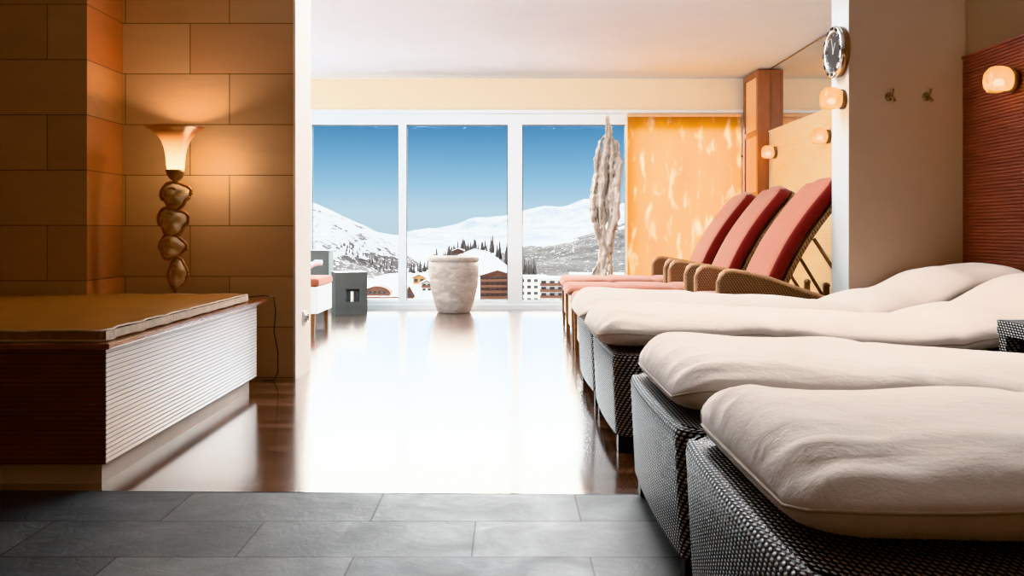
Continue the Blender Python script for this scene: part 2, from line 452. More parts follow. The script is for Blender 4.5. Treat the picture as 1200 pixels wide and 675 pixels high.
# windows: frame + pane each
def window(n, x0, x1, fl, fr):
    z0, z1 = .055, 2.205
    f = MB()
    f.box(x0,x1,YB,YB+.09,z1-.122,z1); f.box(x0,x1,YB,YB+.09,z0,z0+.045)
    f.box(x0,x0+fl,YB,YB+.09,z0+.045,z1-.122); f.box(x1-fr,x1,YB,YB+.09,z0+.045,z1-.122)
    o = struct('window_%d'%n, f, M['frame_white'])
    g = MB().box(x0+fl,x1-fr,YB+.04,YB+.046,z0+.045,z1-.122).build('pane', M['glass'], o)
    s = MB(); t_ = .008
    s.box(x0+fl,x0+fl+t_,YB+.03,YB+.055,z0+.045,z1-.122); s.box(x1-fr-t_,x1-fr,YB+.03,YB+.055,z0+.045,z1-.122)
    s.box(x0+fl+t_,x1-fr-t_,YB+.03,YB+.055,z0+.045,z0+.053); s.box(x0+fl+t_,x1-fr-t_,YB+.03,YB+.055,z1-.13,z1-.122)
    s.build('gasket', M['grey_box'], o)
window(1, -2.30, -1.199, .077, .043)
window(2, -1.199, .07, .044, .08)
window(3, .07, 1.36, .084, .042)
window(4, 1.36, 2.66, .042, .05)
window(5, -4.35, -2.30, .05, .05)
for (a, b) in ((-4.3,1.33),):
    pl = light('window_portal', 'AREA', ((a+b)/2, YB+.3, 1.15), 1, (1,1,1), shape='RECTANGLE', size=b-a, size_y=2.1, rot=(-PI/2,0,0))
    pl.data.cycles.is_portal = True

# mirror strip above the slat panels
for n, (y0, y1) in enumerate(((5.78,9.55),(-1.0,5.47))):
    o = MB().box(XR-.022,XR-.014,y0,y1,1.94,H-.012).build('mirror', M['mirror'])
    tag(o, ['long mirror strip above the pale slatted panel beyond the column', 'dark mirror strip above the red-brown slatted panel before the column'][n], 'mirror')
    e = MB().box(XR-.026,XR-.012,y0,y1,H-.012,H-.002).build('edge_strip', M['bronze'], o)

# slat panels
def slats(mb, axis, fixed, a0, a1, z0, z1, pitch, depth, sign, groove=.12):
    """horizontal half-round slats on a plane; sign = outward direction"""
    n = int(round((z1-z0)/pitch)); p = (z1-z0)/n
    prof = []
    for i in range(n):
        z = z0+i*p
        for fz, fd in ((.0,0),(groove,0),(groove+.04,.8),(groove+.14,1),(.88,1),(.99,.8)):
            prof.append((fixed+sign*depth*fd, z+p*fz))
    prof.append((fixed, z1))
    if axis == 'x':   # plane faces x, runs along y
        v = [(d,a0,z) for d,z in prof]+[(d,a1,z) for d,z in prof]
    else:
        v = [(a0,d,z) for d,z in prof]+[(a1,d,z) for d,z in prof]
    m = len(prof)
    fs = [(i,i+1,i+1+m,i+m) for i in range(m-1)]
    b = len(mb.v); mb.add(v, fs)
    # mark grooves with material slot 1
    st = len(mb.f)-len(fs)
    for i in range(m-1):
        if i % 6 in (0,) : mb.mi[st+i] = 1
def slat_panel(label, y0, y1, mat):
    t = thing('slat_panel', label, 'wall panel', (XR-.014, (y0+y1)/2, 0))
    q = MB(); slats(q, 'x', -.02, -(y1-y0)/2, (y1-y0)/2, .02, 1.925, .0195, .007, -1, .09)
    q.build('slats', [mat, M['groove'] if mat == M['panel_near'] else M['groove_pale']], t)
    MB().box(-.02,.0,-(y1-y0)/2,(y1-y0)/2,.0,1.925).build('backboard', mat, t)
    MB().box(-.034,.0,-(y1-y0)/2,(y1-y0)/2,1.925,1.94).build('top_rail', mat, t)
slat_panel('pale maple slatted wall panel behind the red loungers', 5.775, 9.55, M['panel_far'])
slat_panel('dark red-brown slatted wall panel at the heads of the white loungers', -1.0, 5.475, M['panel_near'])

# ------------------------------------------------------------------ corner cabinet
t = thing('corner_cabinet', 'tall narrow cherry-wood cabinet in the corner by the orange blind', 'cabinet', (2.71, 9.86, 0))
c = MB(); c.box(-.055,.062,-.30,.29,0,2.59); c.build('carcass', M['cabinet'], t, bevel=.003)
f = MB(); y0, y1 = -.30, .29
for a, b in ((y0,y0+.06),(y1-.06,y1)): f.box(-.078,-.055,a,b,0,2.59)
for z in (0,.62,1.24,1.90,2.53): f.box(-.078,-.055,y0+.06,y1-.06,z,z+.06)
f.build('door_frame', M['cabinet'], t, bevel=.003)
for z0, z1 in ((.06,.62),(.68,1.24),(1.30,1.90),(1.96,2.53)):
    MB().box(-.062,-.0551,y0+.06,y1-.06,z0,z1).build('inset_panel', M['cab_inset'], t)
MB().lathe([(.004,0),(.006,-.012),(.014,-.018),(.014,-.028),(.004,-.034)], 12, (-.078,.26,1.72), 'x').build('knob', M['bronze'], t, smooth=True)

# orange blind
t = thing('orange_blind', 'yellow-orange translucent blind with painted sunlight ripples, covering the window on the right', 'blind', (1.99, YB-.06, 0))
g = []
nx, nz = 60, 24
vs = [(-.655+1.27*i/nx, .001*math.sin(i*1.1)+.002*math.sin(i*.37+j*.2), .03+2.13*j/nz) for j in range(nz+1) for i in range(nx+1)]
fs = [(j*(nx+1)+i,j*(nx+1)+i+1,(j+1)*(nx+1)+i+1,(j+1)*(nx+1)+i) for j in range(nz) for i in range(nx)]
MB().add(vs, fs).build('fabric', M['blind'], t, smooth=True)
MB().box(-.66,.615,-.02,.02,2.16,2.195).build('head_rail', M['cab_inset'], t, bevel=.004)
MB().box(-.655,.615,-.012,.012,.01,.03).build('bottom_bar', M['cabinet'], t, bevel=.003)

# ------------------------------------------------------------------ pot
def wob(a, h): return 1+.012*math.sin(3*a+h*9)+.008*math.sin(7*a-h*14)
t = thing('stone_pot', 'large round streaked beige stone pot on the floor before the windows', 'pot', (-.595, 9.83, 0))
MB().lathe([(.165,0),(.178,.01),(.205,.08),(.235,.18),(.258,.29),(.272,.41),(.277,.50),(.270,.555)], 48, caps=True, rfun=wob).build('pot_body', M['pot'], t, smooth=True)
MB().lathe([(.268,.552),(.279,.56),(.283,.585),(.278,.605),(.262,.612),(.250,.60),(.245,.54),(.235,.45),(.01,.44)], 48, rfun=wob).build('rim', M['pot'], t, smooth=True)

# ------------------------------------------------------------------ driftwood sculpture
def interp_(P, x):
    for i in range(len(P)-1):
        if x <= P[i+1][0]:
            f = (x-P[i][0])/(P[i+1][0]-P[i][0]); f = f*f*(3-2*f); return P[i][1]+(P[i+1][1]-P[i][1])*f
    return P[-1][1]
def sculpture():
    t = thing('driftwood_sculpture', 'tall pale driftwood sculpture like a frozen waterfall, between window and orange blind', 'sculpture', (1.03, 9.45, 0))
    rnd = random.Random(3); q = MB()
    def cx(z): return interp_([(0,-.06),(.35,-.05),(.7,-.015),(.95,-.02),(1.15,-.03),(1.45,0),(1.75,.02),(1.95,.01),(2.13,.0)], z)
    def wd(z): return interp_([(0,.15),(.35,.12),(.65,.055),(.85,.09),(1.05,.14),(1.3,.14),(1.6,.14),(1.8,.11),(1.9,.05),(2.13,.008)], z)
    for k in range(74):
        if k < 18: z0 = 0; z1 = rnd.uniform(.5,1.2)
        elif k < 30: z0 = rnd.uniform(.45,.8); z1 = rnd.uniform(1.2,1.6)
        elif k < 68: z0 = rnd.uniform(.85,1.3); z1 = rnd.uniform(1.55,1.93)
        else: z0 = rnd.uniform(1.4,1.7); z1 = rnd.uniform(2.0,2.13)
        o = rnd.uniform(-1,1); ph = rnd.uniform(0,6); dy = rnd.uniform(-.6,.6)
        if k >= 68: o *= .3
        n = max(8, int((z1-z0)/.03)); pts = []; rs = []
        br = rnd.uniform(.013,.026)
        for i in range(n+1):
            z = z0+(z1-z0)*i/n; f = i/n
            pts.append((cx(z)+o*wd(z)+.007*math.sin(z*13+ph), dy*wd(z)*.7+.012*math.cos(z*9+ph), z))
            lump = .5+1.1*abs(noise.noise(Vector((k*3.1, z*11, ph))))
            rs.append(br*lump*(min(1,f*5+.25) if z0 > 0 else 1)*min(1,(1-f)*6+.2))
        q.tube(pts, rs, 7)
    for k in range(20):
        z = rnd.uniform(.95,1.8); o = rnd.choice([-1,1]); ln = rnd.uniform(.05,.12)
        x = cx(z)+o*wd(z)*rnd.uniform(.8,1.0); y = rnd.uniform(-.05,.05)
        q.tube([(x-o*.02,y,z+.05),(x,y,z),(x+.003*o,y,z-ln*.5),(x+.004*o,y,z-ln)], [.014,.015,.009,.003], 6)
    o = q.build('trunk', M['drift'], t, smooth=True)
    rm = o.modifiers.new('Remesh','REMESH'); rm.mode = 'VOXEL'; rm.voxel_size = .009; rm.use_smooth_shade = True
    tx = bpy.data.textures.new('bark','CLOUDS'); tx.noise_scale = .05
    dm = o.modifiers.new('Displace','DISPLACE'); dm.texture = tx; dm.strength = .03; dm.mid_level = .45
    sm = o.modifiers.new('Smooth','SMOOTH'); sm.iterations = 1
    MB().lathe([(.17,0),(.18,.006),(.175,.02),(.13,.03)], 24, (-.03,0,0)).build('base', M['pot'], t, smooth=True)
    return t
sculpture()

# ------------------------------------------------------------------ grey boxes by the window
t = thing('grey_box', 'grey cube with a small square niche holding a candle, before the window', 'box', (-1.72, 9.76, 0), math.radians(19))
w2, d2, hh = .17, .15, .445
q = MB(); q.box(-w2,-.055,-d2,d2,0,hh); q.box(.085,w2,-d2,d2,0,hh); q.box(-.055,.085,-d2,d2,0,.13); q.box(-.055,.085,-d2,d2,.265,hh); q.box(-.055,.085,-d2+.05,d2,.13,.265)
q.build('casing', M['grey_box'], t)
tag(MB().lathe([(.016,0),(.017,.004),(.017,.105),(.014,.11),(.004,.108)], 20).build('candle', M['wax'], loc=(-1.666,9.632,.1305), smooth=True), 'white pillar candle standing in the niche of the grey cube', 'candle')
bpy.context.view_layer.update()
t = thing('grey_box', 'taller plain grey box behind the cube, half hidden by the wall end', 'box', (-2.22, 9.99, 0))
MB().box(-.26,.26,-.13,.13,0,.66).build('casing', M['grey_box'], t, bevel=.004)
MB().box(-.262,.262,-.132,.132,.66,.672).build('lid', M['grey_box'], t, bevel=.003)

# ------------------------------------------------------------------ bench
t = thing('tiled_bench', 'long slatted bench with glossy front coloured white for window sheen, along the sandstone wall', 'bench', (-1.4, 3.145, 0))
# local coords: x negative to the left, y away from camera
PX = -2.30+1.4-.012; PY = 4.935-3.145-.006
def ell(x1, y0, y1):
    return [(-2.7,y0),(x1,y0),(x1,y1),(PX,y1),(PX,PY),(-2.7,PY)]
MB().prism(ell(-.03,.035,1.84), 0, .075).build('plinth', M['plinth'], t)
MB().prism(ell(-.005,.005,1.88), .0751, .476).build('carcass', M['bench_side'], t)
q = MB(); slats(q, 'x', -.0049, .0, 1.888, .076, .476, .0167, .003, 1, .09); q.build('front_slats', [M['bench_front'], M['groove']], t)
q = MB(); slats(q, 'y', .0049, -2.7, -.0005, .076, .476, .0167, .003, -1, .12); q.build('end_slats', [M['bench_side'], M['groove']], t)
MB().prism(ell(.016,-.012,2.06), .4761, .497).build('top_board', M['bench_top'], t, bevel=.004)
# pad
t = thing('bench_cushion', 'thin mustard-brown leather pad lying on the slatted bench', 'cushion', (-1.4, 3.145, .4972))
def pad_outline():
    pts = []
    def line(a, b, n, ax, ay):
        for i in range(n):
            f = i/n; x = a[0]+(b[0]-a[0])*f; y = a[1]+(b[1]-a[1])*f
            wv = .006*math.sin((x+y)*23)+.004*math.sin((x-y)*47+1)
            pts.append((x+ax*wv, y+ay*wv))
    P = [(-2.7,.03),(-.03,.03),(-.04,1.83),(PX-.01,1.83),(PX-.01,PY-.03),(-2.7,PY-.03)]
    for i, (ax, ay, n) in enumerate(((0,1,60),(1,0,50),(0,1,24),(1,0,4),(0,1,40),(1,0,20))):
        line(P[i], P[(i+1)%6], n, ax, ay)
    return pts
po = pad_outline(); n = len(po)
cx_, cy_ = -1.2, .9
def shr(s, z, wob_=0):
    out = []
    for i, (x, y) in enumerate(po):
        zz = z+(wob_*math.sin(i*.9)+wob_*.6*math.sin(i*2.3))
        out.append((cx_+(x-cx_)*s, cy_+(y-cy_)*s, zz))
    return out
q = MB(); q.rings([shr(.995,0), shr(1,.004), shr(1.0,.02), shr(1,.036,.0012), shr(.994,.043,.001)], caps=False)
q.add(shr(.994,.043,.001), [tuple(range(n))]); q.build('pad', M['leather'], t)
for z in (.005,.040):
    pts = shr(1.001, z, .0015 if z > .02 else .0005); pts.append(pts[0])
    MB().tube(pts, .0042, 6).build('piping', M['piping'], t, smooth=True)
# grey fluted side band
pts = []
side = [(x, y) for x, y in po if x > -.06]
q = MB(); R1 = []; R2 = []
for i in range(181):
    y = .04+1.78*i/180; x = -.017-.006*y+.0012*math.sin(i*1.9)*(.5+.5*math.sin(i*.21))
    R1.append((x, y, .008)); R2.append((x-.001, y, .037))
q.rings([R1, R2], close=False, caps=False); q.build('side_band', M['piping'], t, smooth=True)

# ------------------------------------------------------------------ lamp on bench
t = thing('table_lamp', 'glowing trumpet-shade lamp with stacked amber glass stem on the bench', 'lamp', (-1.885, 5.12, .4975))
Z0 = .4975
def gl_(name, c1, emis=0):
    q = NT(name); n = q.noise(q.coord(), 14, 4, .6, .5)
    q.set(Base_Color=q.ramp(n, [(.3, L(140,84,44)), (.7, L(196,130,76))]), Roughness=.18, Transmission_Weight=.2, IOR=1.3, Specular_IOR_Level=.7)
    q.bump(n, .5, .01); return q.m
M['amber'] = gl_('amber_glass', None)
M['amber_l'] = plain('pale_amber_glass', L(236,200,160), .2, .2, 18, .3, Transmission_Weight=.25, IOR=1.3)
M['shade'] = glow('glowing_shade', L(255,226,150), L(170,84,36), 10, .2, .755, .945)
prof = [(.040,.728),(.046,.74),(.050,.78),(.054,.82),(.062,.86),(.078,.90),(.103,.935),(.135,.958),(.160,.970),(.164,.976)]
pin = [(r-.005, h+.002) for r, h in reversed(prof)]
MB().lathe(prof+pin, 48, caps=False).build('shade', M['shade'], t, smooth=True)
MB().lathe([(.010,.66),(.016,.675),(.028,.68),(.040,.695),(.052,.722),(.056,.732),(.048,.736),(.01,.73)], 32).build('shade_cup', M['bronze'], t, smooth=True)
MB().lathe([(.004,.736),(.014,.745),(.020,.775),(.014,.80),(.003,.81)], 16).build('bulb', glow('bulb_glow', L(255,225,150), L(255,225,150), 14, 14, 0, 1), t, smooth=True)
MB().lathe([(.085,0),(.088,.006),(.08,.014),(.03,.02),(.02,.04)], 32).build('base', M['bronze'], t, smooth=True)
rnd = random.Random(5)
for k, (zc, hz, rx, ox, tk) in enumerate(((.585,.078,.082,.0,.020),(.440,.080,.084,-.016,.022),(.300,.068,.074,-.022,.020),(.150,.085,.056,.012,.018))):
    # bulging glass knot: thick irregular outer loop with a thinner lens inside
    def loop(i, n=36, kk=1.0):
        a = 2*PI*i/n
        rr = 1+.16*noise.noise(Vector((math.cos(a)*1.3+k*5, math.sin(a)*1.3, 2)))+.05*math.sin(3*a+k)
        return (ox+rx*kk*rr*math.cos(a)*(1 if math.sin(a) > -.2 else .85), .012*math.sin(2*a+k)-.0, zc+hz*kk*rr*math.sin(a))
    pts = [loop(i) for i in range(37)]; rs = [tk*.55*(.8+.45*abs(noise.noise(Vector((i*.35,k,1))))) for i in range(36)]; rs.append(rs[0])
    MB().tube(pts, rs, 10).build('glass_loop', M['amber'], t, smooth=True)
    q = MB(); R = []
    for d_, kk in ((-.030,.15),(-.028,.55),(-.016,.85),(0,.97),(.016,.85),(.028,.55),(.030,.15)):
        R.append([tuple(Vector(loop(i, 24, kk))+Vector((0,d_,0))) for i in range(24)])
    q.rings(R).build('glass_lens', M['amber_l'], t, smooth=True)
    MB().tube([(ox+rx*.5*math.cos(a)-.01, -.034-.004*math.sin(a*2), zc+hz*.6*math.sin(a)) for a in [PI*.3+1.3*PI*i/14 for i in range(15)]], .006, 6).build('glass_ridge', M['amber'], t, smooth=True)
MB().tube([(0,0,.02),(0,0,.68)], .012, 10).build('stem_rod', M['bronze'], t)
light('lamp_light', 'POINT', (-1.885, 5.12, Z0+.87), 13, (1,.70,.42), shadow_soft_size=.03)
light('lamp_glow', 'POINT', (-1.72, 5.16, Z0+.76), 4.0, (1,.72,.45), shadow_soft_size=.06)
# cord
o = MB().tube([(-1.84,5.21,.505),(-1.70,5.245,.503),(-1.50,5.25,.505),(-1.41,5.26,.512),(-1.368,5.27,.50),(-1.36,5.28,.42),(-1.372,5.29,.30),(-1.352,5.30,.18),(-1.356,5.32,.06),(-1.38,5.33,.006),(-1.45,5.34,.005)], .0035, 6).build('lamp_cord', M['black'], smooth=True)
tag(o, 'thin black lamp cord hanging off the far end of the bench', 'cord')

# wall socket on the wall end
t = thing('wall_socket', 'small white wall socket low on the white wall end', 'socket', (-1.268, 5.60, .35))
MB().box(0,.008,-.042,.042,-.042,.042).build('plate', M['white_plastic'], t, bevel=.003)
MB().lathe([(.030,0),(.030,.016),(.024,.018),(.022,.006),(.001,.006)], 24, (.008,0,0), 'x').build('insert', M['chrome'], t, smooth=True)

# ------------------------------------------------------------------ cushions & white loungers
def smooth_interp(pts, x):
    if x <= pts[0][0]: return pts[0][1]
    for i in range(len(pts)-1):
        if x <= pts[i+1][0]:
            f = (x-pts[i][0])/(pts[i+1][0]-pts[i][0]); f = f*f*(3-2*f)
            return pts[i][1]+(pts[i+1][1]-pts[i][1])*f
    return pts[-1][1]
SUP = [(0,.402),(.55,.395),(.95,.365),(1.3,.345),(1.65,.40),(2.0,.53),(2.32,.56)]     # lounger top, local x from the foot
def sup(x): return smooth_interp(SUP, x)

def cushion_mesh(mb, Lx, W, T, seed, supf, x0=0.0, lumps=.010, nr=.16):
    """soft mattress along +x resting on supf(x)"""
    NS, NRG = 110, 56; R = []
    for i in range(NS+1):
        f = i/NS
        s = Lx*(.5-.5*math.cos(PI*f)) if False else Lx*f
        # denser stations at the ends
        s = Lx*(f-.10*math.sin(2*PI*f)/ (PI*.9))
        a = min(1, s/nr); b = min(1, (Lx-s)/nr)
        ea = (1-(1-a)**2.6)**(1/2.6); eb = (1-(1-b)**2.6)**(1/2.6)
        e = ea*eb
        w_ = W*(.70+.30*e) if e > 0 else W*.70
        th = T*max(.16, (1-(1-min(1,s/(nr*.75)))**2.2)**(1/2.2)*(1-(1-min(1,(Lx-s)/(nr*.75)))**2.2)**(1/2.2))
        zb = supf(x0+s)
        ring = []
        for j in range(NRG):
            th_a = 2*PI*j/NRG; c, sn = math.cos(th_a), math.sin(th_a)
            y = w_/2*math.copysign(abs(c)**.74, c)
            zz = th/2*math.copysign(abs(sn)**(.92 if sn > 0 else .7), sn)
            z = zb+T*.5+zz - (T-th)*.22
            if sn > -.05:
                u = y/(W/2)
                # crown, transverse dents and puckers
                z += .010*(1-u*u)
                z += lumps*1.6*noise.noise(Vector((s*3.2+seed, y*3.5, seed)))*(1 if sn > 0 else .3)
                z += lumps*1.7*math.exp(-s/.16)*math.sin(y*52+seed+3*noise.noise(Vector((s*6,y*3,seed))))*min(1,s/.05)*abs(sn)
                z -= .011*math.exp(-((s-.62*Lx)/.035)**2)*(1-.2*u*u)+.008*math.exp(-((s-.30*Lx)/.03)**2)
            y += .006*noise.noise(Vector((s*5+9, sn*1.5, seed)))
            ring.append((x0+s, y, max(z, zb+.002) if sn < 0 else z))
        R.append(ring)
    mb.rings(R)
    return R
def cushion(name, label, loc, Lx, W, T, seed, supf, x0, group):
    t = thing(name, label, 'cushion', loc, 0, group)
    q = MB(); R = cushion_mesh(q, Lx, W, T, seed, supf, x0)
    q.build('mattress', M['linen'], t, smooth=True)
    # piping seam round the edge, halfway up
    n = len(R[0]); h = n//2
    path = [r[1] for r in R] + [r[h-1] for r in reversed(R)]
    path = [Vector(p)+Vector((0, .001 if p[1] > 0 else -.001, -.006)) for p in path]; path.append(path[0])
    MB().tube(path, .0035, 6).build('piping', M['linen_pipe'], t, smooth=True)
    return t

LW = .95
def lounger_body(mb, Lx=2.33, W=LW, zb=.075):
    # outline: bowed foot face with rounded corners
    hw = W/2-.004; r = .07; out = []
    def corner(cx0, cy0, a0, a1, n=7):
        for i in range(n+1):
            a = a0+(a1-a0)*i/n; out.append((cx0+r*math.cos(a), cy0+r*math.sin(a)))
    corner(r+.012, -hw+r, 1.5*PI, PI)          # foot, near
    for i in range(1, 14):
        y = -hw+r+(2*hw-2*r)*i/14; out.append((.012*(abs(y)/(hw-r))**2, y))
    corner(r+.012, hw-r, PI, .5*PI)
    for i in range(1, 40): out.append((r+.012+(Lx-r-.012)*i/40, hw))
    out.append((Lx, hw))
    for i in range(1, 8): out.append((Lx, hw-2*hw*i/8))
    out.append((Lx, -hw))
    for i in range(1, 40): out.append((Lx-(Lx-r-.012)*i/40, -hw))
    n = len(out); per = [0]
    for i in range(n): per.append(per[-1]+math.hypot(out[(i+1)%n][0]-out[i][0], out[(i+1)%n][1]-out[i][1]))
    cxm = Lx/2
    def taper(x, y, z):       # foot leans in a little towards the floor
        k = (1-(z-zb)/.33)
        return (x+.016*k if x < .3 else x, y*(1-.015*k), z)
    lv = [0,.25,.5,.75,.93]
    rows = []
    for l in lv: rows.append([taper(x, y, zb+(sup(x)-.004-zb)*l) for x, y in out])
    # rounded shoulder
    rows.append([(x+(.006 if x < .05 else 0), y*.992, sup(x)-.006) for x, y in out])
    rows.append([(x+(.02 if x < .1 else 0), y*.965, sup(x)) for x, y in out])
    vs = [p for rw in rows for p in rw]; fs = []; uv = []
    vh = [zb+(.33)*l for l in lv]+[.40,.42]
    for a in range(len(rows)-1):
        for i in range(n):
            k = (i+1) % n
            fs.append((a*n+i, a*n+k, (a+1)*n+k, (a+1)*n+i))
            z_ = lambda a_, i_: rows[a_][i_][2] if a_ < 5 else rows[4][i_][2]+.018*(a_-4)
            uv.append([(per[i], z_(a,i)), (per[i+1], z_(a,k)), (per[i+1], z_(a+1,k)), (per[i], z_(a+1,i))])
    mb.add(vs, fs, uv)
    # top deck as strips pairing the two sides
    NX = 60; vs = []; fs = []; uv = []
    for i in range(NX+1):
        x = .032+(Lx-.032)*i/NX
        yw = hw*.965
        if x < r+.032: d = (r+.032-x); yw = (hw-r+math.sqrt(max(0, r*r-d*d)))*.965
        for j in range(13): vs.append((x+ (.012*(abs(j-6)/6)**2-.012 if i == 0 else 0), -yw+2*yw*j/12, sup(x)+.0005))
    for i in range(NX):
        for j in range(12):
            a = i*13+j; fs.append((a, a+1, a+14, a+13)); uv.append([(vs[q][1], vs[q][0]) for q in (a, a+1, a+14, a+13)])
    mb.add(vs, fs, uv)
    mb.add([taper(x, y, zb) for x, y in out], [tuple(range(n))])

root = thing('wicker_lounger', 'x', 'lounger', (.40, 1.72, 0), 0)
q = MB(); lounger_body(q); q.build('wicker_body', M['wicker'], root, smooth=True)
for x, y in ((.07,-.38),(.07,.38),(2.2,-.38),(2.2,.38)):
    MB().box(x-.03,x+.03,y-.03,y+.03,0,.076).build('leg', M['dark_base'], root, bevel=.004)
YS = [1.705, 2.665, 4.035, 5.0]
LBL = ['nearest black and silver wicker lounger in the right foreground',
       'second black and silver wicker lounger, its corner leg on the slate tiles',
       'third wicker lounger from the front, standing alone after the gap on the wood floor',
       'fourth wicker lounger, just in front of the white column']
for i, y in enumerate(YS):
    x = .40
    o = root if i == 0 else copy_tree(root)
    o.location = (x, y, 0); o['label'] = LBL[i]; o['group'] = 'wicker loungers along the right wall'
CL = ['off-white linen mattress on the nearest wicker lounger, lowest in view',
      'off-white linen mattress on the second wicker lounger from the front',
      'off-white linen mattress on the third wicker lounger, rising to the red-brown panel',
      'off-white linen mattress on the fourth wicker lounger, right before the column']
for i, y in enumerate(YS):
    x0 = (.035,.03,-.035,-.035)[i]; dy = (.03,.02,0,0)[i]
    cushion('lounger_cushion', CL[i], (.40, y+dy, .0015), 2.30-x0, (.86,.86,.89,.89)[i], .148, 3.7*i+1.3, sup, x0, 'linen mattresses on the wicker loungers')

# wicker side table
t = thing('side_table', 'black wicker side table between the second and third white loungers', 'side table', (2.135, 3.36, 0))
def wbox(mb, x0,x1,y0,y1,z0,z1):
    P = [((x0,y0),(x1,y0)),((x1,y0),(x1,y1)),((x1,y1),(x0,y1)),((x0,y1),(x0,y0))]; u = 0
    for (a, b) in P:
        l = math.hypot(b[0]-a[0], b[1]-a[1])
        mb.add([(a[0],a[1],z0),(b[0],b[1],z0),(b[0],b[1],z1),(a[0],a[1],z1)], [(0,1,2,3)], [[(u,z0),(u+l,z0),(u+l,z1),(u,z1)]]); u += l
    for z in (z0, z1): mb.add([(x0,y0,z),(x1,y0,z),(x1,y1,z),(x0,y1,z)], [(0,1,2,3)], [[(x0,y0),(x1,y0),(x1,y1),(x0,y1)]])
q = MB(); wbox(q, -.22,.22,-.185,.185,.485,.54); q.build('table_top', M['wicker'], t)
for x in (-.19,.19):
    for y in (-.155,.155):
        q = MB(); wbox(q, x-.025,x+.025,y-.025,y+.025,0,.485); q.build('leg', M['wicker'], t)
MB().box(-.165,.165,-.17,.17,.10,.48).build('inner_box', M['dark_base'], t)

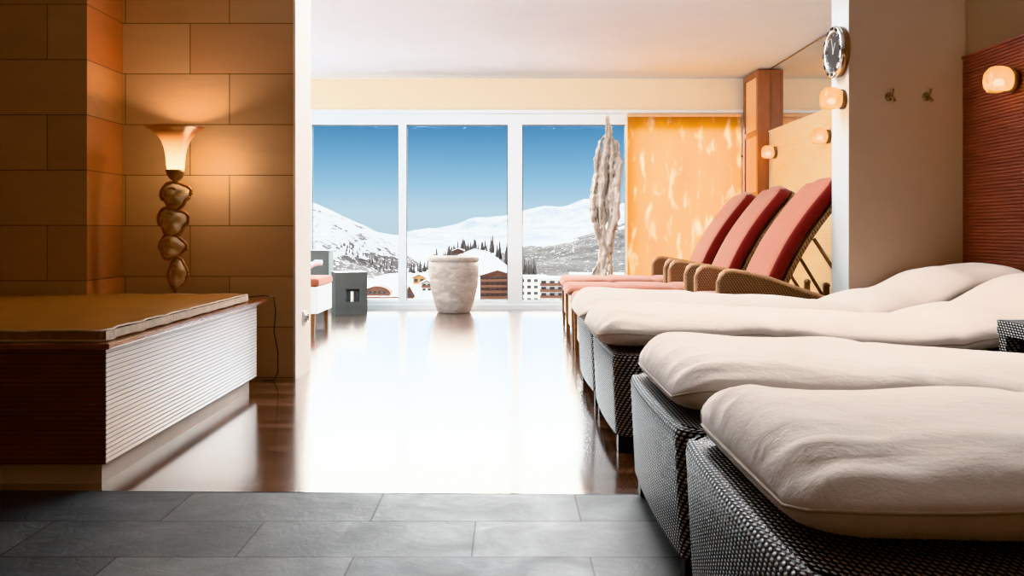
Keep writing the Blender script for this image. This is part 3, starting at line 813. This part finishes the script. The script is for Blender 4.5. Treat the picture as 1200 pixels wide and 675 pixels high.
# ------------------------------------------------------------------ red loungers
SEAT = .385
def arm_panel(side):
    # side profile (x,z), extruded 5 cm
    top = [(.90,.60),(.925,.622),(.97,.625),(1.05,.612),(1.2,.575),(1.38,.51),(1.56,.45),(1.72,.41)]
    poly = [(.885,.13)] + [(.885,.56)] + top + [(1.72,.13)]
    return poly
def red_lounger(label, loc, rz=0, pale=False):
    root = thing('cushioned_lounger', label, 'lounger', loc, rz, 'salmon cushioned loungers')
    W = .72
    q = MB(); wbox(q, .03,2.0,-W/2+.03,W/2-.03,.12,SEAT-.002); q.build('frame', M['rattan_pale'], root)
    for x, y in ((.03,-W/2+.02),(.03,W/2-.02),(1.95,-W/2+.02),(1.95,W/2-.02)):
        MB().rings([[(x-.013,y-.013,0),(x+.013,y-.013,0),(x+.013,y+.013,0),(x-.013,y+.013,0)],
                    [(x-.022,y-.02,.39),(x+.022,y-.02,.39),(x+.022,y+.02,.39),(x-.022,y+.02,.39)]]).build('leg', M['leg_wood'], root, bevel=.003)
    for s in (-1, 1):
        poly = arm_panel(s); y0 = s*(W/2+.005); y1 = s*(W/2-.04)
        n = len(poly); q = MB(); ya, yb = min(y0,y1), max(y0,y1)
        q.add([(x,ya,z) for x,z in poly], [tuple(range(n))], [[(x,z) for x,z in poly]])
        q.add([(x,yb,z) for x,z in poly], [tuple(range(n-1,-1,-1))], [[(x,z) for x,z in reversed(poly)]])
        acc = 0
        for i in range(n):
            a, b = poly[i], poly[(i+1)%n]; l = math.hypot(b[0]-a[0], b[1]-a[1])
            q.add([(a[0],ya,a[1]),(b[0],ya,b[1]),(b[0],yb,b[1]),(a[0],yb,a[1])], [(0,1,2,3)], [[(0,acc),(0,acc+l),(.045,acc+l),(.045,acc)]]); acc += l
        arm = q.build('armrest', M['rattan'], root)
        edge = [(.885,(ya+yb)/2,z) for z in (.13,.35,.5)] + [(x,(ya+yb)/2,z) for x,z in poly[1:-1]]
        MB().tube(edge, .0235, 10).build('rim_roll', M['rattan_rim'], arm, smooth=True)
    # seat cushion
    def flat(x): return SEAT
    q = MB(); cushion_mesh(q, 1.34, .66, .082, loc[1]*3, flat, -.02, .0015, .05)
    q.build('seat_cushion', M['red_fab'], root, smooth=True)
    # back cushion: leans towards the wall, slightly arched, round top
    piv = Vector((1.24,0,.415)); ang = math.radians(61); dirv = Vector((math.cos(ang),0,math.sin(ang))); nor = Vector((-math.sin(ang),0,math.cos(ang)))
    Lb = .93; R = []; Rf = []
    NS = 40
    for i in range(NS+1):
        s = Lb*i/NS; f = i/NS
        bow = .035*math.sin(PI*min(1,f*1.05))*1.0 - .05*f*f
        wv = .31
        if s > Lb-.13: d = (s-(Lb-.13))/.13; wv = .31*(.42+.58*math.sqrt(max(0,1-d*d)))
        T = .105*(1 if f > .02 else .6)*(1 if f < .97 else .75)
        p = piv+dirv*s+nor*bow
        ring = []
        for j in range(28):
            a = 2*PI*j/28; c_, s_ = math.cos(a), math.sin(a)
            ring.append(tuple(p + Vector((0, wv*math.copysign(abs(c_)**.3,c_), 0)) + nor*(T/2*math.copysign(abs(s_)**.45,s_)+T/2)))
        R.append(ring)
        wf = wv+.008
        b0 = p-nor*.004; b1 = p-nor*.032
        Rf.append([tuple(b0+Vector((0,-wf,0))), tuple(b0+Vector((0,wf,0))), tuple(b1+Vector((0,wf,0))), tuple(b1+Vector((0,-wf,0)))])
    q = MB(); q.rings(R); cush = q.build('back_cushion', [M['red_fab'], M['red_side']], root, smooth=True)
    # side bands in deeper red
    m = 28
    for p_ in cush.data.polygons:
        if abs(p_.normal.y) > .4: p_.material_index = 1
    q = MB(); q.rings(Rf)
    for k in range(len(q.f)):
        q.uv[k] = [(q.v[i][1]+q.v[i][0]*.3, math.hypot(q.v[i][0],q.v[i][2])) for i in q.f[k]]
    q.build('back_frame', M['rattan'], root)
    tg = piv+dirv*.55+nor*(-.05)+Vector((0,-.34,.03))
    if False: MB().box(-.02,.012,-.0015,.0015,-.012,.012).build('care_tag', M['white_plastic'], cush, loc=tuple(piv+dirv*.62+nor*.07+Vector((0,-.313,0))))
    # support struts behind
    for s in (-1, 1):
        top = piv+dirv*.50-nor*.03
        q = MB(); q.tube([(top.x, s*.27, top.z), (1.80, s*.30, .37)], .012, 8); q.build('strut', M['leg_wood'], root, smooth=True)
        MB().lathe([(.004,-.03),(.02,-.026),(.022,.0),(.02,.02),(.004,.024)], 16, (1.80, s*.335, .50), 'y').build('knob', M['bronze'], root, smooth=True)
        MB().box(1.78,1.82,s*.335-.012,s*.335+.012,.385,.50).build('bracket', M['leg_wood'], root)
    return root
M['rattan_rim'] = plain('rattan_rim', L(172,130,94), .45, .15, 60, .2)
r0 = red_lounger('nearest salmon cushioned lounger, its back cut off by the column', (.455, 6.09, 0))
dup(r0, (.465, 7.20, 0), 0, 'middle salmon cushioned lounger of three beside the pale slatted wall')
dup(r0, (.50, 8.31, 0), 0, 'farthest salmon cushioned lounger of three, nearest the orange blind')
# lounge chair on the left, seen past the wall end
t = thing('lounge_chair', 'white lounge seat with salmon cushion peeping out past the left wall end', 'chair', (-1.665, 8.2, 0))
MB().box(-1.5,0,-.33,.33,.16,.395).build('frame', M['frame_white'], t, bevel=.008)
for x in (-.045,-1.45):
    for y in (-.29,.29):
        MB().rings([[(x-.013,y-.013,0),(x+.013,y-.013,0),(x+.013,y+.013,0),(x-.013,y+.013,0)],[(x-.02,y-.02,.16),(x+.02,y-.02,.16),(x+.02,y+.02,.16),(x-.02,y+.02,.16)]]).build('leg', M['leg_wood'], t)
MB().box(-1.48,.01,-.325,.325,.3955,.47).build('seat_cushion', M['red_fab'], t, bevel=.025)
MB().tube([(-.50,.29,.39),(-.38,.29,.42),(-.28,.29,.48),(-.20,.29,.555),(-.14,.29,.585),(-.085,.29,.585)], [.03,.03,.028,.026,.03,.026], 10).build('armrest', M['frame_white'], t, smooth=True)

# ------------------------------------------------------------------ wall lamps
def sconce_proto():
    root = thing('wall_lamp', 'x', 'wall lamp')
    # local: wall at x=0, lamp sticks out along -x
    MB().lathe([(.058,0),(.060,-.006),(.060,-.022),(.050,-.028),(.01,-.03)], 32, (0,0,0), 'x').build('wall_plate', M['bronze'], root, smooth=True)
    MB().lathe([(.018,-.03),(.018,-.05),(.022,-.052),(.022,-.055),(.01,-.055)], 16, (0,0,-.02), 'x').build('lamp_holder', M['brass'], root, smooth=True)
    MB().lathe([(.004,-.05),(.014,-.055),(.019,-.07),(.018,-.09),(.004,-.103)], 16, (0,0,-.012), 'x').build('bulb', M['bulb'], root, smooth=True)
    # frosted glass cup open towards the bottom
    q = MB(); R = []
    prof = [(-.030,.058),(-.04,.066),(-.065,.071),(-.095,.071),(-.115,.066),(-.13,.052),(-.136,.032),(-.138,.010)]
    a0, a1 = -PI/2+.55, 3*PI/2-.55; N = 36
    for inner in (0, 1):
        for x, r in (prof if not inner else reversed(prof)):
            cut = .55 if x > -.11 else .55*max(0,(x+.138)/.028)
            b0, b1 = -PI/2+cut+.02, 3*PI/2-cut-.02; rr = r-.004*inner
            R.append([(x+.003*inner, rr*math.cos(b0+(b1-b0)*k/N), rr*math.sin(b0+(b1-b0)*k/N)) for k in range(N+1)])
    q.rings(R, close=False, caps=False); q.build('glass_shade', M['sconce_glass'], root, smooth=True)
    return root
def sconce_glass():
    t = NT('frosted_lamp_glass')
    tr = t.new('ShaderNodeBsdfTranslucent'); tr.inputs[0].default_value = L(255,232,190)
    tp = t.new('ShaderNodeBsdfTransparent'); tp.inputs[0].default_value = L(255,236,200)
    em = t.new('ShaderNodeEmission'); em.inputs[0].default_value = L(255,198,105)
    x, y, z = t.sep(t.coord())
    n = t.noise(t.coord(), 30)
    f = t.math('MULTIPLY', t.math('ADD', x, .14), 9, clamp=True)
    t.link(t.math('MULTIPLY_ADD', f, .30, .16), em.inputs[1])
    gl = t.new('ShaderNodeBsdfGlossy'); gl.inputs['Roughness'].default_value = .15
    m1 = t.new('ShaderNodeMixShader'); m1.inputs[0].default_value = .72; t.link(tr.outputs[0], m1.inputs[1]); t.link(tp.outputs[0], m1.inputs[2])
    m2 = t.new('ShaderNodeAddShader'); t.link(m1.outputs[0], m2.inputs[0]); t.link(em.outputs[0], m2.inputs[1])
    m3 = t.new('ShaderNodeMixShader'); m3.inputs[0].default_value = .08; t.link(m2.outputs[0], m3.inputs[1]); t.link(gl.outputs[0], m3.inputs[2])
    t.link(m3.outputs[0], t.out.inputs[0]); return t.m
M['sconce_glass'] = sconce_glass(); M['bulb'] = glow('sconce_bulb', L(255,214,130), L(255,214,130), 16, 16, 0, 1)
sp_ = sconce_proto()
SC = [((2.742, 4.91, 1.705), 'frosted wall lamp on the dark red-brown slatted panel, far right', 1.08),
      ((2.742, 7.75, 1.694), 'frosted wall lamp on the pale slatted panel nearer the column', 1.0),
      ((2.742, 9.30, 1.69), 'farthest frosted wall lamp, on the pale slatted panel by the corner cabinet', 1.0),
      ((2.06, 5.56, 1.696), 'frosted wall lamp on the white column under the round clock', 1.0)]
for i, (loc, lab, sc) in enumerate(SC):
    o = sp_ if i == 0 else copy_tree(sp_)
    o.location = loc; o.scale = (sc,)*3; o['label'] = lab; o['group'] = 'frosted glass wall lamps'
    light('sconce_light', 'POINT', (loc[0]-.085*sc, loc[1], loc[2]-.02), 3.0 if i == 0 else (1.2 if i == 3 else 2.0), (1,.62,.28), shadow_soft_size=.03)

# ------------------------------------------------------------------ clock
t = thing('wall_clock', 'round wall clock with thick chrome rim on the side of the white column', 'clock', (2.06, 5.60, 1.994))
MB().lathe([(.150,0),(.155,-.02),(.150,-.04),(.12,-.045)], 48, (0,0,0), 'x').build('case', M['bronze'], t, smooth=True)
MB().lathe([(.156,-.036),(.160,-.046),(.154,-.058),(.128,-.062),(.120,-.054),(.119,-.046)], 64, (0,0,0), 'x', caps=False).build('rim', M['chrome'], t, smooth=True)
dark_face = plain('clock_face', L(22,22,24), .3, .1, 5)
f = MB().lathe([(.120,-.046),(.119,-.048),(.001,-.048)], 48, (0,0,0), 'x').build('dial', dark_face, t)
for k in range(12):
    a = 2*PI*k/12; q = MB()
    r0_, r1_ = .132, .150
    c_, s_ = math.cos(a), math.sin(a); hw = .013
    P = [(-.0635, c_*r-s_*h, s_*r+c_*h) for r, h in ((r0_,-hw),(r1_,-hw*1.2),(r1_,hw*1.2),(r0_,hw))]
    P2 = [(-.058, p[1], p[2]) for p in P]
    q.add(P+P2, [(0,1,2,3),(7,6,5,4),(0,4,5,1),(1,5,6,2),(2,6,7,3),(3,7,4,0)]); q.build('rim_marker', M['black'], t)
    q = MB(); r0_, r1_ = .098, .110; hw = .0022
    P = [(-.0495, c_*r-s_*h, s_*r+c_*h) for r, h in ((r0_,-hw),(r1_,-hw),(r1_,hw),(r0_,hw))]
    q.add(P, [(0,1,2,3)]); q.build('hour_mark', M['white_plastic'], t)
for nm, a, ln, wd_ in (('hour_hand', math.radians(128), .062, .006), ('minute_hand', math.radians(72), .095, .004)):
    c_, s_ = math.cos(a), math.sin(a)
    P = [(-.052, c_*r-s_*h, s_*r+c_*h) for r, h in ((-.015,-wd_),(ln,-wd_*.5),(ln,wd_*.5),(-.015,wd_))]
    MB().add(P, [(0,1,2,3)]).build(nm, M['white_plastic'], t)

# ------------------------------------------------------------------ coat hooks
def hook(label, x):
    t = thing('coat_hook', label, 'hook', (x, 5.4815, 1.70), 0, 'brass coat hooks on the column')
    MB().lathe([(.024,0),(.026,-.003),(.022,-.010),(.008,-.014)], 24, (0,0,0), 'y').build('rosette', M['brass'], t, smooth=True)
    MB().tube([(0,-.01,0),(0,-.03,.004),(.004,-.045,.02),(.006,-.05,.042)], [.007,.0065,.006,.0075], 8).build('upper_prong', M['brass'], t, smooth=True)
    MB().tube([(0,-.01,0),(0,-.03,-.006),(.006,-.05,-.016),(.010,-.056,-.034)], [.007,.0065,.008,.011], 8).build('lower_prong', M['brass'], t, smooth=True)
hook('brass coat hook on the column front, left of the two', 2.305)
hook('brass coat hook on the column front, nearer the red-brown panel', 2.53)

# ------------------------------------------------------------------ OUTSIDE
def snow(name, rock_lo, rock_hi, scale, rock_col, forest=None, bump=1.0):
    t = NT(name); v = t.coord()
    n = t.noise(v, scale, 10, .72, .3)
    r = t.ramp(n, [(rock_lo, (0,0,0)), (rock_hi, (1,1,1))])
    base = t.mix(r, L(224,226,230), rock_col)
    if forest: base = forest(t, v, base)
    t.set(Base_Color=base, Roughness=.9, Specular_IOR_Level=.1)
    t.bump(n, bump, .35/scale)
    return t.m
def grid_mesh(name, fz, x0, x1, y0, y1, nx, ny, mat, label, kind=None):
    vs = []; fs = []
    for j in range(ny+1):
        for i in range(nx+1):
            x = x0+(x1-x0)*i/nx; y = y0+(y1-y0)*j/ny; vs.append((x, y, fz(x, y)))
    for j in range(ny):
        for i in range(nx):
            a = j*(nx+1)+i; fs.append((a, a+1, a+nx+2, a+nx+1))
    o = MB().add(vs, fs).build(name, mat, smooth=True)
    o['kind'] = 'structure'
    return o
def px(x, Y): return (x-596)/1060*Y
def pz(y, Y): return .89+(270-y)/1060*Y
def interp(P, x):
    if x <= P[0][0]: return P[0][1]
    for i in range(len(P)-1):
        if x <= P[i+1][0]:
            f = (x-P[i][0])/(P[i+1][0]-P[i][0]); return P[i][1]+(P[i+1][1]-P[i][1])*f
    return P[-1][1]
def fbm(x, y, s, seed=0, H_=1.0):
    return noise.fractal(Vector((x*s, y*s, seed)), H_, 2.1, 6)

VZ = -38
# valley floor
M['snow_valley'] = snow('valley_snow', .62, .7, .06, L(120,118,120))
grid_mesh('valley_ground', lambda x, y: -3+(VZ+3)*min(1,max(0,(y-12)/250))**.7 + .8*fbm(x,y,.02), -900, 900, 12, 1700, 60, 80, M['snow_valley'], '')
# far range
YF = 4200
ridge = [(px(a,YF), pz(b,YF)) for a, b in ((-400,150),(0,215),(300,262),(440,272),(467,276),(480,273),(510,268),(540,260),(553,255),(570,258),(590,256),(620,249),(640,246),(660,247),(682,241),(703,245),(732,242),(800,225),(1000,190),(1500,160))]
def farz(x, y):
    f = (y-2300)/(YF-2300)
    top = interp(ridge, x*YF/max(y,1) if False else x)
    if y <= YF: z = -60+(top+60)*max(0,f)**1.15
    else: z = top-(y-YF)*.25
    return z + (60*fbm(x,y,.0016,3)*(.15 if abs(y-YF) < 60 else 1)+14*fbm(x,y,.006,5)*(.4 if abs(y-YF) < 60 else 1))*min(1,max(0,f))
M['snow_far'] = snow('far_snow', .48, .64, .007, L(160,170,188))
grid_mesh('mountain_range', farz, -3200, 4200, 2300, 4900, 240, 90, M['snow_far'], '')
# left slope
YLf = 1050
lr = [(px(a,YLf), pz(b,YLf)) for a, b in ((-500,60),(0,120),(200,180),(330,222),(365,237),(400,252),(430,265),(450,277),(467,289),(490,306),(520,325),(560,345))]
def leftz(x, y):
    f = (y-480)/(YLf-480); top = interp(lr, x)
    if y <= YLf: z = VZ-6+(top-VZ+6)*max(0,f)**1.05
    else: z = top-(y-YLf)*.35
    return z + 9*fbm(x,y,.014,8)*min(1,max(0,f*1.3))*(.3 if abs(y-YLf) < 30 else 1)
def lf(t, v, base):
    x, y, z = t.sep(v)
    # tree band running down to the right + speckled scrub low down
    a = t.math('ADD', t.math('MULTIPLY', x, -.16), -50)       # band height line
    d = t.math('ABSOLUTE', t.math('SUBTRACT', z, a))
    nn = t.noise(v, .18, 6, .7); n3 = t.noise(v, .02, 4, .6)
    band = t.math('MULTIPLY', t.math('LESS_THAN', t.math('ADD', d, t.math('MULTIPLY', n3, 16)), 13), t.math('GREATER_THAN', nn, .42))
    low = t.math('MULTIPLY', t.math('LESS_THAN', z, -4), t.math('GREATER_THAN', nn, .55))
    m = t.math('MAXIMUM', band, low)
    return t.mix(m, base, L(70,64,64))
M['snow_left'] = snow('left_slope_snow', .50, .57, .10, L(84,82,88), lf)
grid_mesh('hillside', leftz, -900, 10, 480, 1300, 200, 120, M['snow_left'], '')
# right forested slope
YR = 1150
rr_ = [(px(a,YR), pz(b,YR)) for a, b in ((520,318),(560,305),(600,291),(612,288),(640,287),(664,281),(705,269),(732,261),(800,235),(1000,180),(1500,80))]
def rightz(x, y):
    f = (y-640)/(YR-640); top = interp(rr_, x)
    if y <= YR: z = VZ-6+(top-VZ+6)*max(0,f)**.9
    else: z = top-(y-YR)*.3
    return z + 7*fbm(x,y,.009,18)*min(1,max(0,f*1.5))*(.4 if abs(y-YR) < 40 else 1)
def rf(t, v, base):
    x, y, z = t.sep(v)
    nn = t.noise(v, .16, 8, .8); n2 = t.noise(v, .012, 5, .6, .5)
    g = t.math('ADD', t.math('MULTIPLY', y, .0013), t.math('MULTIPLY', n2, .9))
    forest = t.math('MULTIPLY', t.math('GREATER_THAN', nn, .40), t.math('LESS_THAN', g, 1.93))
    c = t.ramp(t.noise(v, .05, 6, .7), [(.3, L(44,42,44)), (.7, L(88,82,80))])
    return t.mix(forest, base, c)
M['snow_right'] = snow('right_slope_forest', .60, .66, .02, L(110,108,112), rf)
grid_mesh('forest_slope', rightz, -190, 1100, 640, 1500, 240, 120, M['snow_right'], '')
# snowy knoll in the middle
YK = 820
kr = [(px(a,YK), pz(b,YK)) for a, b in ((440,352),(478,330),(500,318),(520,306),(540,296),(556,290),(570,293),(584,302),(596,312),(612,326),(640,345))]
def knollz(x, y):
    f = (y-430)/(YK-430); top = interp(kr, x)
    if y <= YK: z = VZ-4+(top-VZ+4)*max(0,f)**1.1
    else: z = top-(y-YK)*.4
    return z + 1.5*fbm(x,y,.012,28)*min(1,max(0,f*1.3))
M['snow_knoll'] = snow('knoll_snow', .70, .74, .05, L(140,138,140))
grid_mesh('snowy_knoll', knollz, -140, 60, 430, 980, 100, 60, M['snow_knoll'], '')

# conifers
def conifer_mesh(seed):
    rnd = random.Random(seed); q = MB()
    q.lathe([(.22,0),(.16,2),(.05,9.6)], 6)
    z = 1.4
    while z < 10:
        r = 2.0*(1-(z-1.4)/9.2)+.15; n = 9; h = 1.5
        ring = [(r*rnd.uniform(.7,1.15)*math.cos(2*PI*k/n), r*rnd.uniform(.7,1.15)*math.sin(2*PI*k/n), z+rnd.uniform(-.15,.15)) for k in range(n)]
        ring2 = [(r*.12*math.cos(2*PI*k/n), r*.12*math.sin(2*PI*k/n), z+h) for k in range(n)]
        q.rings([ring, ring2]); z += .95
    return q
M['conifer'] = plain('winter_conifer', L(96,88,86), .9, .25, .5)
protos = [conifer_mesh(s).build('conifer', M['conifer']) for s in (1,2,3)]
first = [True]*3; rnd = random.Random(11); PLACED = []
def conifer(x, y, z, s, label, group):
    if any((x-a)**2+(y-b)**2 < (1.9*(s+c))**2 for a, b, c in PLACED): return
    PLACED.append((x, y, s))
    k = rnd.randrange(3)
    o = protos[k] if first[k] else protos[k].copy()
    if not first[k]: COL.objects.link(o)
    first[k] = False
    o.location = (x, y, z-.3); o.scale = (s*.9, s*.9, s*rnd.uniform(.8,1.25)); o.rotation_euler = (0,0,rnd.uniform(0,6))
    tag(o, label, 'tree', group)
for i in range(150):
    a = 480+92*rnd.random()**.9
    y = YK+rnd.uniform(-6,90); x = px(a, YK)*y/YK
    conifer(x, y, interp(kr, px(a,YK))-max(0,y-YK)*.1, rnd.uniform(.8,1.25)*(1.25 if a < 545 else .8), 'dark bare conifer in the belt behind the snowy knoll', 'conifers along the snowy knoll')
for i in range(22):
    a = rnd.uniform(572,597); y = YK+rnd.uniform(-5,30)
    conifer(px(a,y), y, interp(kr, px(a,YK))-1, rnd.uniform(1.0,1.5), 'dark conifer on the right shoulder of the snowy knoll', 'conifers right of the knoll')
for i in range(44):
    a = rnd.uniform(600,628); y = 690+rnd.uniform(0,90)
    conifer(px(a,y), y, pz(325-4*rnd.random(),y), rnd.uniform(.8,1.2), 'dark conifer behind the white hotel roofs', 'conifers behind the hotels')
for i in range(120):
    f = rnd.random(); a = 398+84*f; b = 290+40*f**1.1+rnd.uniform(-4,7)
    y = 700+rnd.uniform(-30,30)
    x = px(a,y); z = leftz(x, y)
    # find slope point at that screen height by marching y on the slope
    for yy in range(500, 1040, 12):
        if leftz(px(a,yy), yy) >= pz(b,yy): y = yy; x = px(a,yy); z = leftz(x,yy); break
    conifer(x, y, z, rnd.uniform(.35,.6), 'grey conifer in the belt crossing the left hillside', 'conifers on the left hillside')

# village
M['chalet'] = plain('dark_chalet_wood', L(112,76,60), .8, .1, .6)
M['chalet_l'] = plain('balcony_wood', L(134,92,74), .8, .08, .6)
M['house_white'] = plain('house_render', L(238,234,228), .8, .03, .3)
M['house_yellow'] = plain('house_ochre', L(186,144,92), .8, .05, .3)
M['roof_snow'] = plain('roof_snow', L(246,247,250), .9, .01, .3)
M['win_dark'] = plain('far_window_glass', L(62,58,62), .3, .1, 2)
M['flat_grey'] = plain('roof_edge_grey', L(150,146,142), .7)
def building(name, label, cx0, y, zb, wd_, dp, floors, fh, wall, roofh, nwin, balc, roofmat=None, rz=0):
    t = thing(name, label, 'building', (cx0, y, zb), rz)
    hgt = floors*fh; w2_ = wd_/2
    MB().prism_y([(-w2_,0),(w2_,0),(w2_,hgt),(0,hgt+roofh),(-w2_,hgt)], 0, dp).build('wall', wall, t)
    ov = 1.0; tk = .6
    if roofh > 0:
        s = roofh/w2_
        MB().prism_y([(-w2_-ov,hgt-ov*s),(0,hgt+roofh),(w2_+ov,hgt-ov*s),(w2_+ov,hgt-ov*s+tk),(0,hgt+roofh+tk),(-w2_-ov,hgt-ov*s+tk)], -1.2, dp+.8).build('roof', roofmat or M['roof_snow'], t)
        MB().prism_y([(-w2_-ov,hgt-ov*s-.35),(0,hgt+roofh-.35),(w2_+ov,hgt-ov*s-.35),(w2_+ov,hgt-ov*s),(0,hgt+roofh),(-w2_-ov,hgt-ov*s)], -1.3, dp+.8).build('eaves_board', M['chalet'], t)
    else:
        MB().box(-w2_-.5,w2_+.5,-.8,dp+.5,hgt,hgt+.7).build('roof', roofmat or M['roof_snow'], t)
    for k in range(floors):
        for j in range(nwin):
            x = -w2_+wd_*(j+.5)/nwin; ww = wd_/nwin*.28
            MB().box(x-ww,x+ww,-.06,.05,k*fh+fh*.28,k*fh+fh*.78).build('window', M['win_dark'], t)
        if balc and k > 0:
            MB().box(-w2_*.96,w2_*.96,-1.5,-.07,k*fh-.15,k*fh+1.0).build('balcony', balc, t)
    return t
building('chalet_hotel', 'brown wooden hotel with snowy gable and long balconies, right of the pot', px(583,440), 440, pz(356,440), 17.0, 14, 5, 2.75, M['chalet'], 2.6, 7, M['chalet_l'])
building('white_hotel', 'white flat-roofed hotel beside the chalet, right of the wide mullion', px(624,430), 430, pz(355,430), 13, 12, 4, 3.0, M['house_white'], 0, 4, None)
building('terraced_hotel', 'brown and white terraced hotel with balconies below the forest slope', px(652,400), 400, pz(356,400), 15, 12, 4, 2.7, M['house_white'], 0, 4, M['chalet_l'])
building('flat_roof_building', 'low flat-roofed white building under the forested slope', px(694,520), 520, pz(335,520), 24, 12, 2, 3.2, M['house_white'], 0, 6, None)
building('flat_roof_building', 'small flat-roofed building beside the sculpture foot, by the blind', px(733,560), 560, pz(335,560), 14, 12, 2, 3.4, M['house_white'], 0, 4, None)
building('small_chalet', 'small ochre chalet with snowy roof left of the pot', px(491,480), 480, pz(333,480), 6.4, 7, 1, 3.6, M['house_yellow'], 1.6, 2, None)
building('small_house', 'small white and brown house just left of the pot', px(500,430), 430, pz(342,430), 5, 6, 2, 2.1, M['house_white'], 1.3, 2, M['chalet_l'])
building('hilltop_chalet', 'tiny brown chalet on the crest of the snowy knoll', px(537,800), 800, pz(297,800), 9, 7, 1, 2.6, M['chalet'], 1.8, 2, None)
building('gabled_house', 'dark steep-gabled house beside the left mullion', px(480,300), 300, pz(350,300), 2.4, 4, 1, 2.2, M['chalet'], 2.1, 1, None)
# rounded barn-like lodge
t = thing('round_roof_lodge', 'low brown lodge with rounded roof below the left hillside', 'building', (px(442,380), 380, pz(347,380)))
arc = [(5.2*math.cos(a), .9+2.9*math.sin(a)) for a in [PI*k/12 for k in range(13)]]
MB().prism_y([(5.2,0)]+arc+[(-5.2,0)], 0, 7).build('wall', M['chalet_l'], t)
arc2 = [(5.7*math.cos(a), .9+3.3*math.sin(a)) for a in [PI*k/12 for k in range(13)]]
MB().prism_y(arc2+list(reversed([(x*1.02,z*1.01) for x, z in arc])), -.8, 7.5).build('roof', M['chalet'], t)
for x in (-3,-1,1,3): MB().box(x-.6,x+.6,-.08,.05,.9,2.2).build('window', M['win_dark'], t)
MB().box(-6.5,12,-3,-2.7,-.8,-.1).build('fence', M['chalet'], t)

# ------------------------------------------------------------------ added warm fill spots for the near room, no fixtures
for x, y, e_ in ((2.3,4.4,9),(1.5,-.8,19),(-1.2,.8,2)):
    light('warm_fill_spot', 'SPOT', (x, y, H-.02), e_, (1,.50,.22), spot_size=2.2, spot_blend=.9, shadow_soft_size=.08)

# added fill lights, all out of view, for far and near rooms
light('far_fill', 'AREA', (-.4, 5.86, 2.57), 135, (.84,.93,1), shape='RECTANGLE', size=4.2, size_y=.12, rot=(math.radians(38),0,0))  # added fill on the back wall, window frames and salmon loungers
light('side_fill', 'AREA', (-4.45, 7.9, 1.35), 170, (.82,.92,1), shape='RECTANGLE', size=2.2, size_y=3.6, rot=(0,math.radians(-100),0))  # added cool fill from the left; no window stands there
light('near_fill', 'AREA', (.2, 1.0, 2.585), 3, (1,.9,.8), shape='RECTANGLE', size=3.5, size_y=2.0)  # added soft fill over the near room

light('mid_fill', 'AREA', (.2, 5.62, 2.56), 85, (.93,.96,1), shape='RECTANGLE', size=2.6, size_y=.12, rot=(math.radians(-62),0,0))  # added fill aimed back at the white cushions and tiles

light('lounger_fill', 'AREA', (.9, 2.6, 2.585), 4, (.98,.97,1), shape='RECTANGLE', size=1.2, size_y=2.4, spread=math.radians(85))  # added weak fill straight above the white cushions

light('aisle_fill', 'AREA', (.9, 5.62, 2.56), 40, (1,.98,.97), shape='RECTANGLE', size=1.4, size_y=.12, spread=math.radians(75), rot=(math.radians(-60),0,math.radians(3)))  # added narrow fill raking across the front cushions
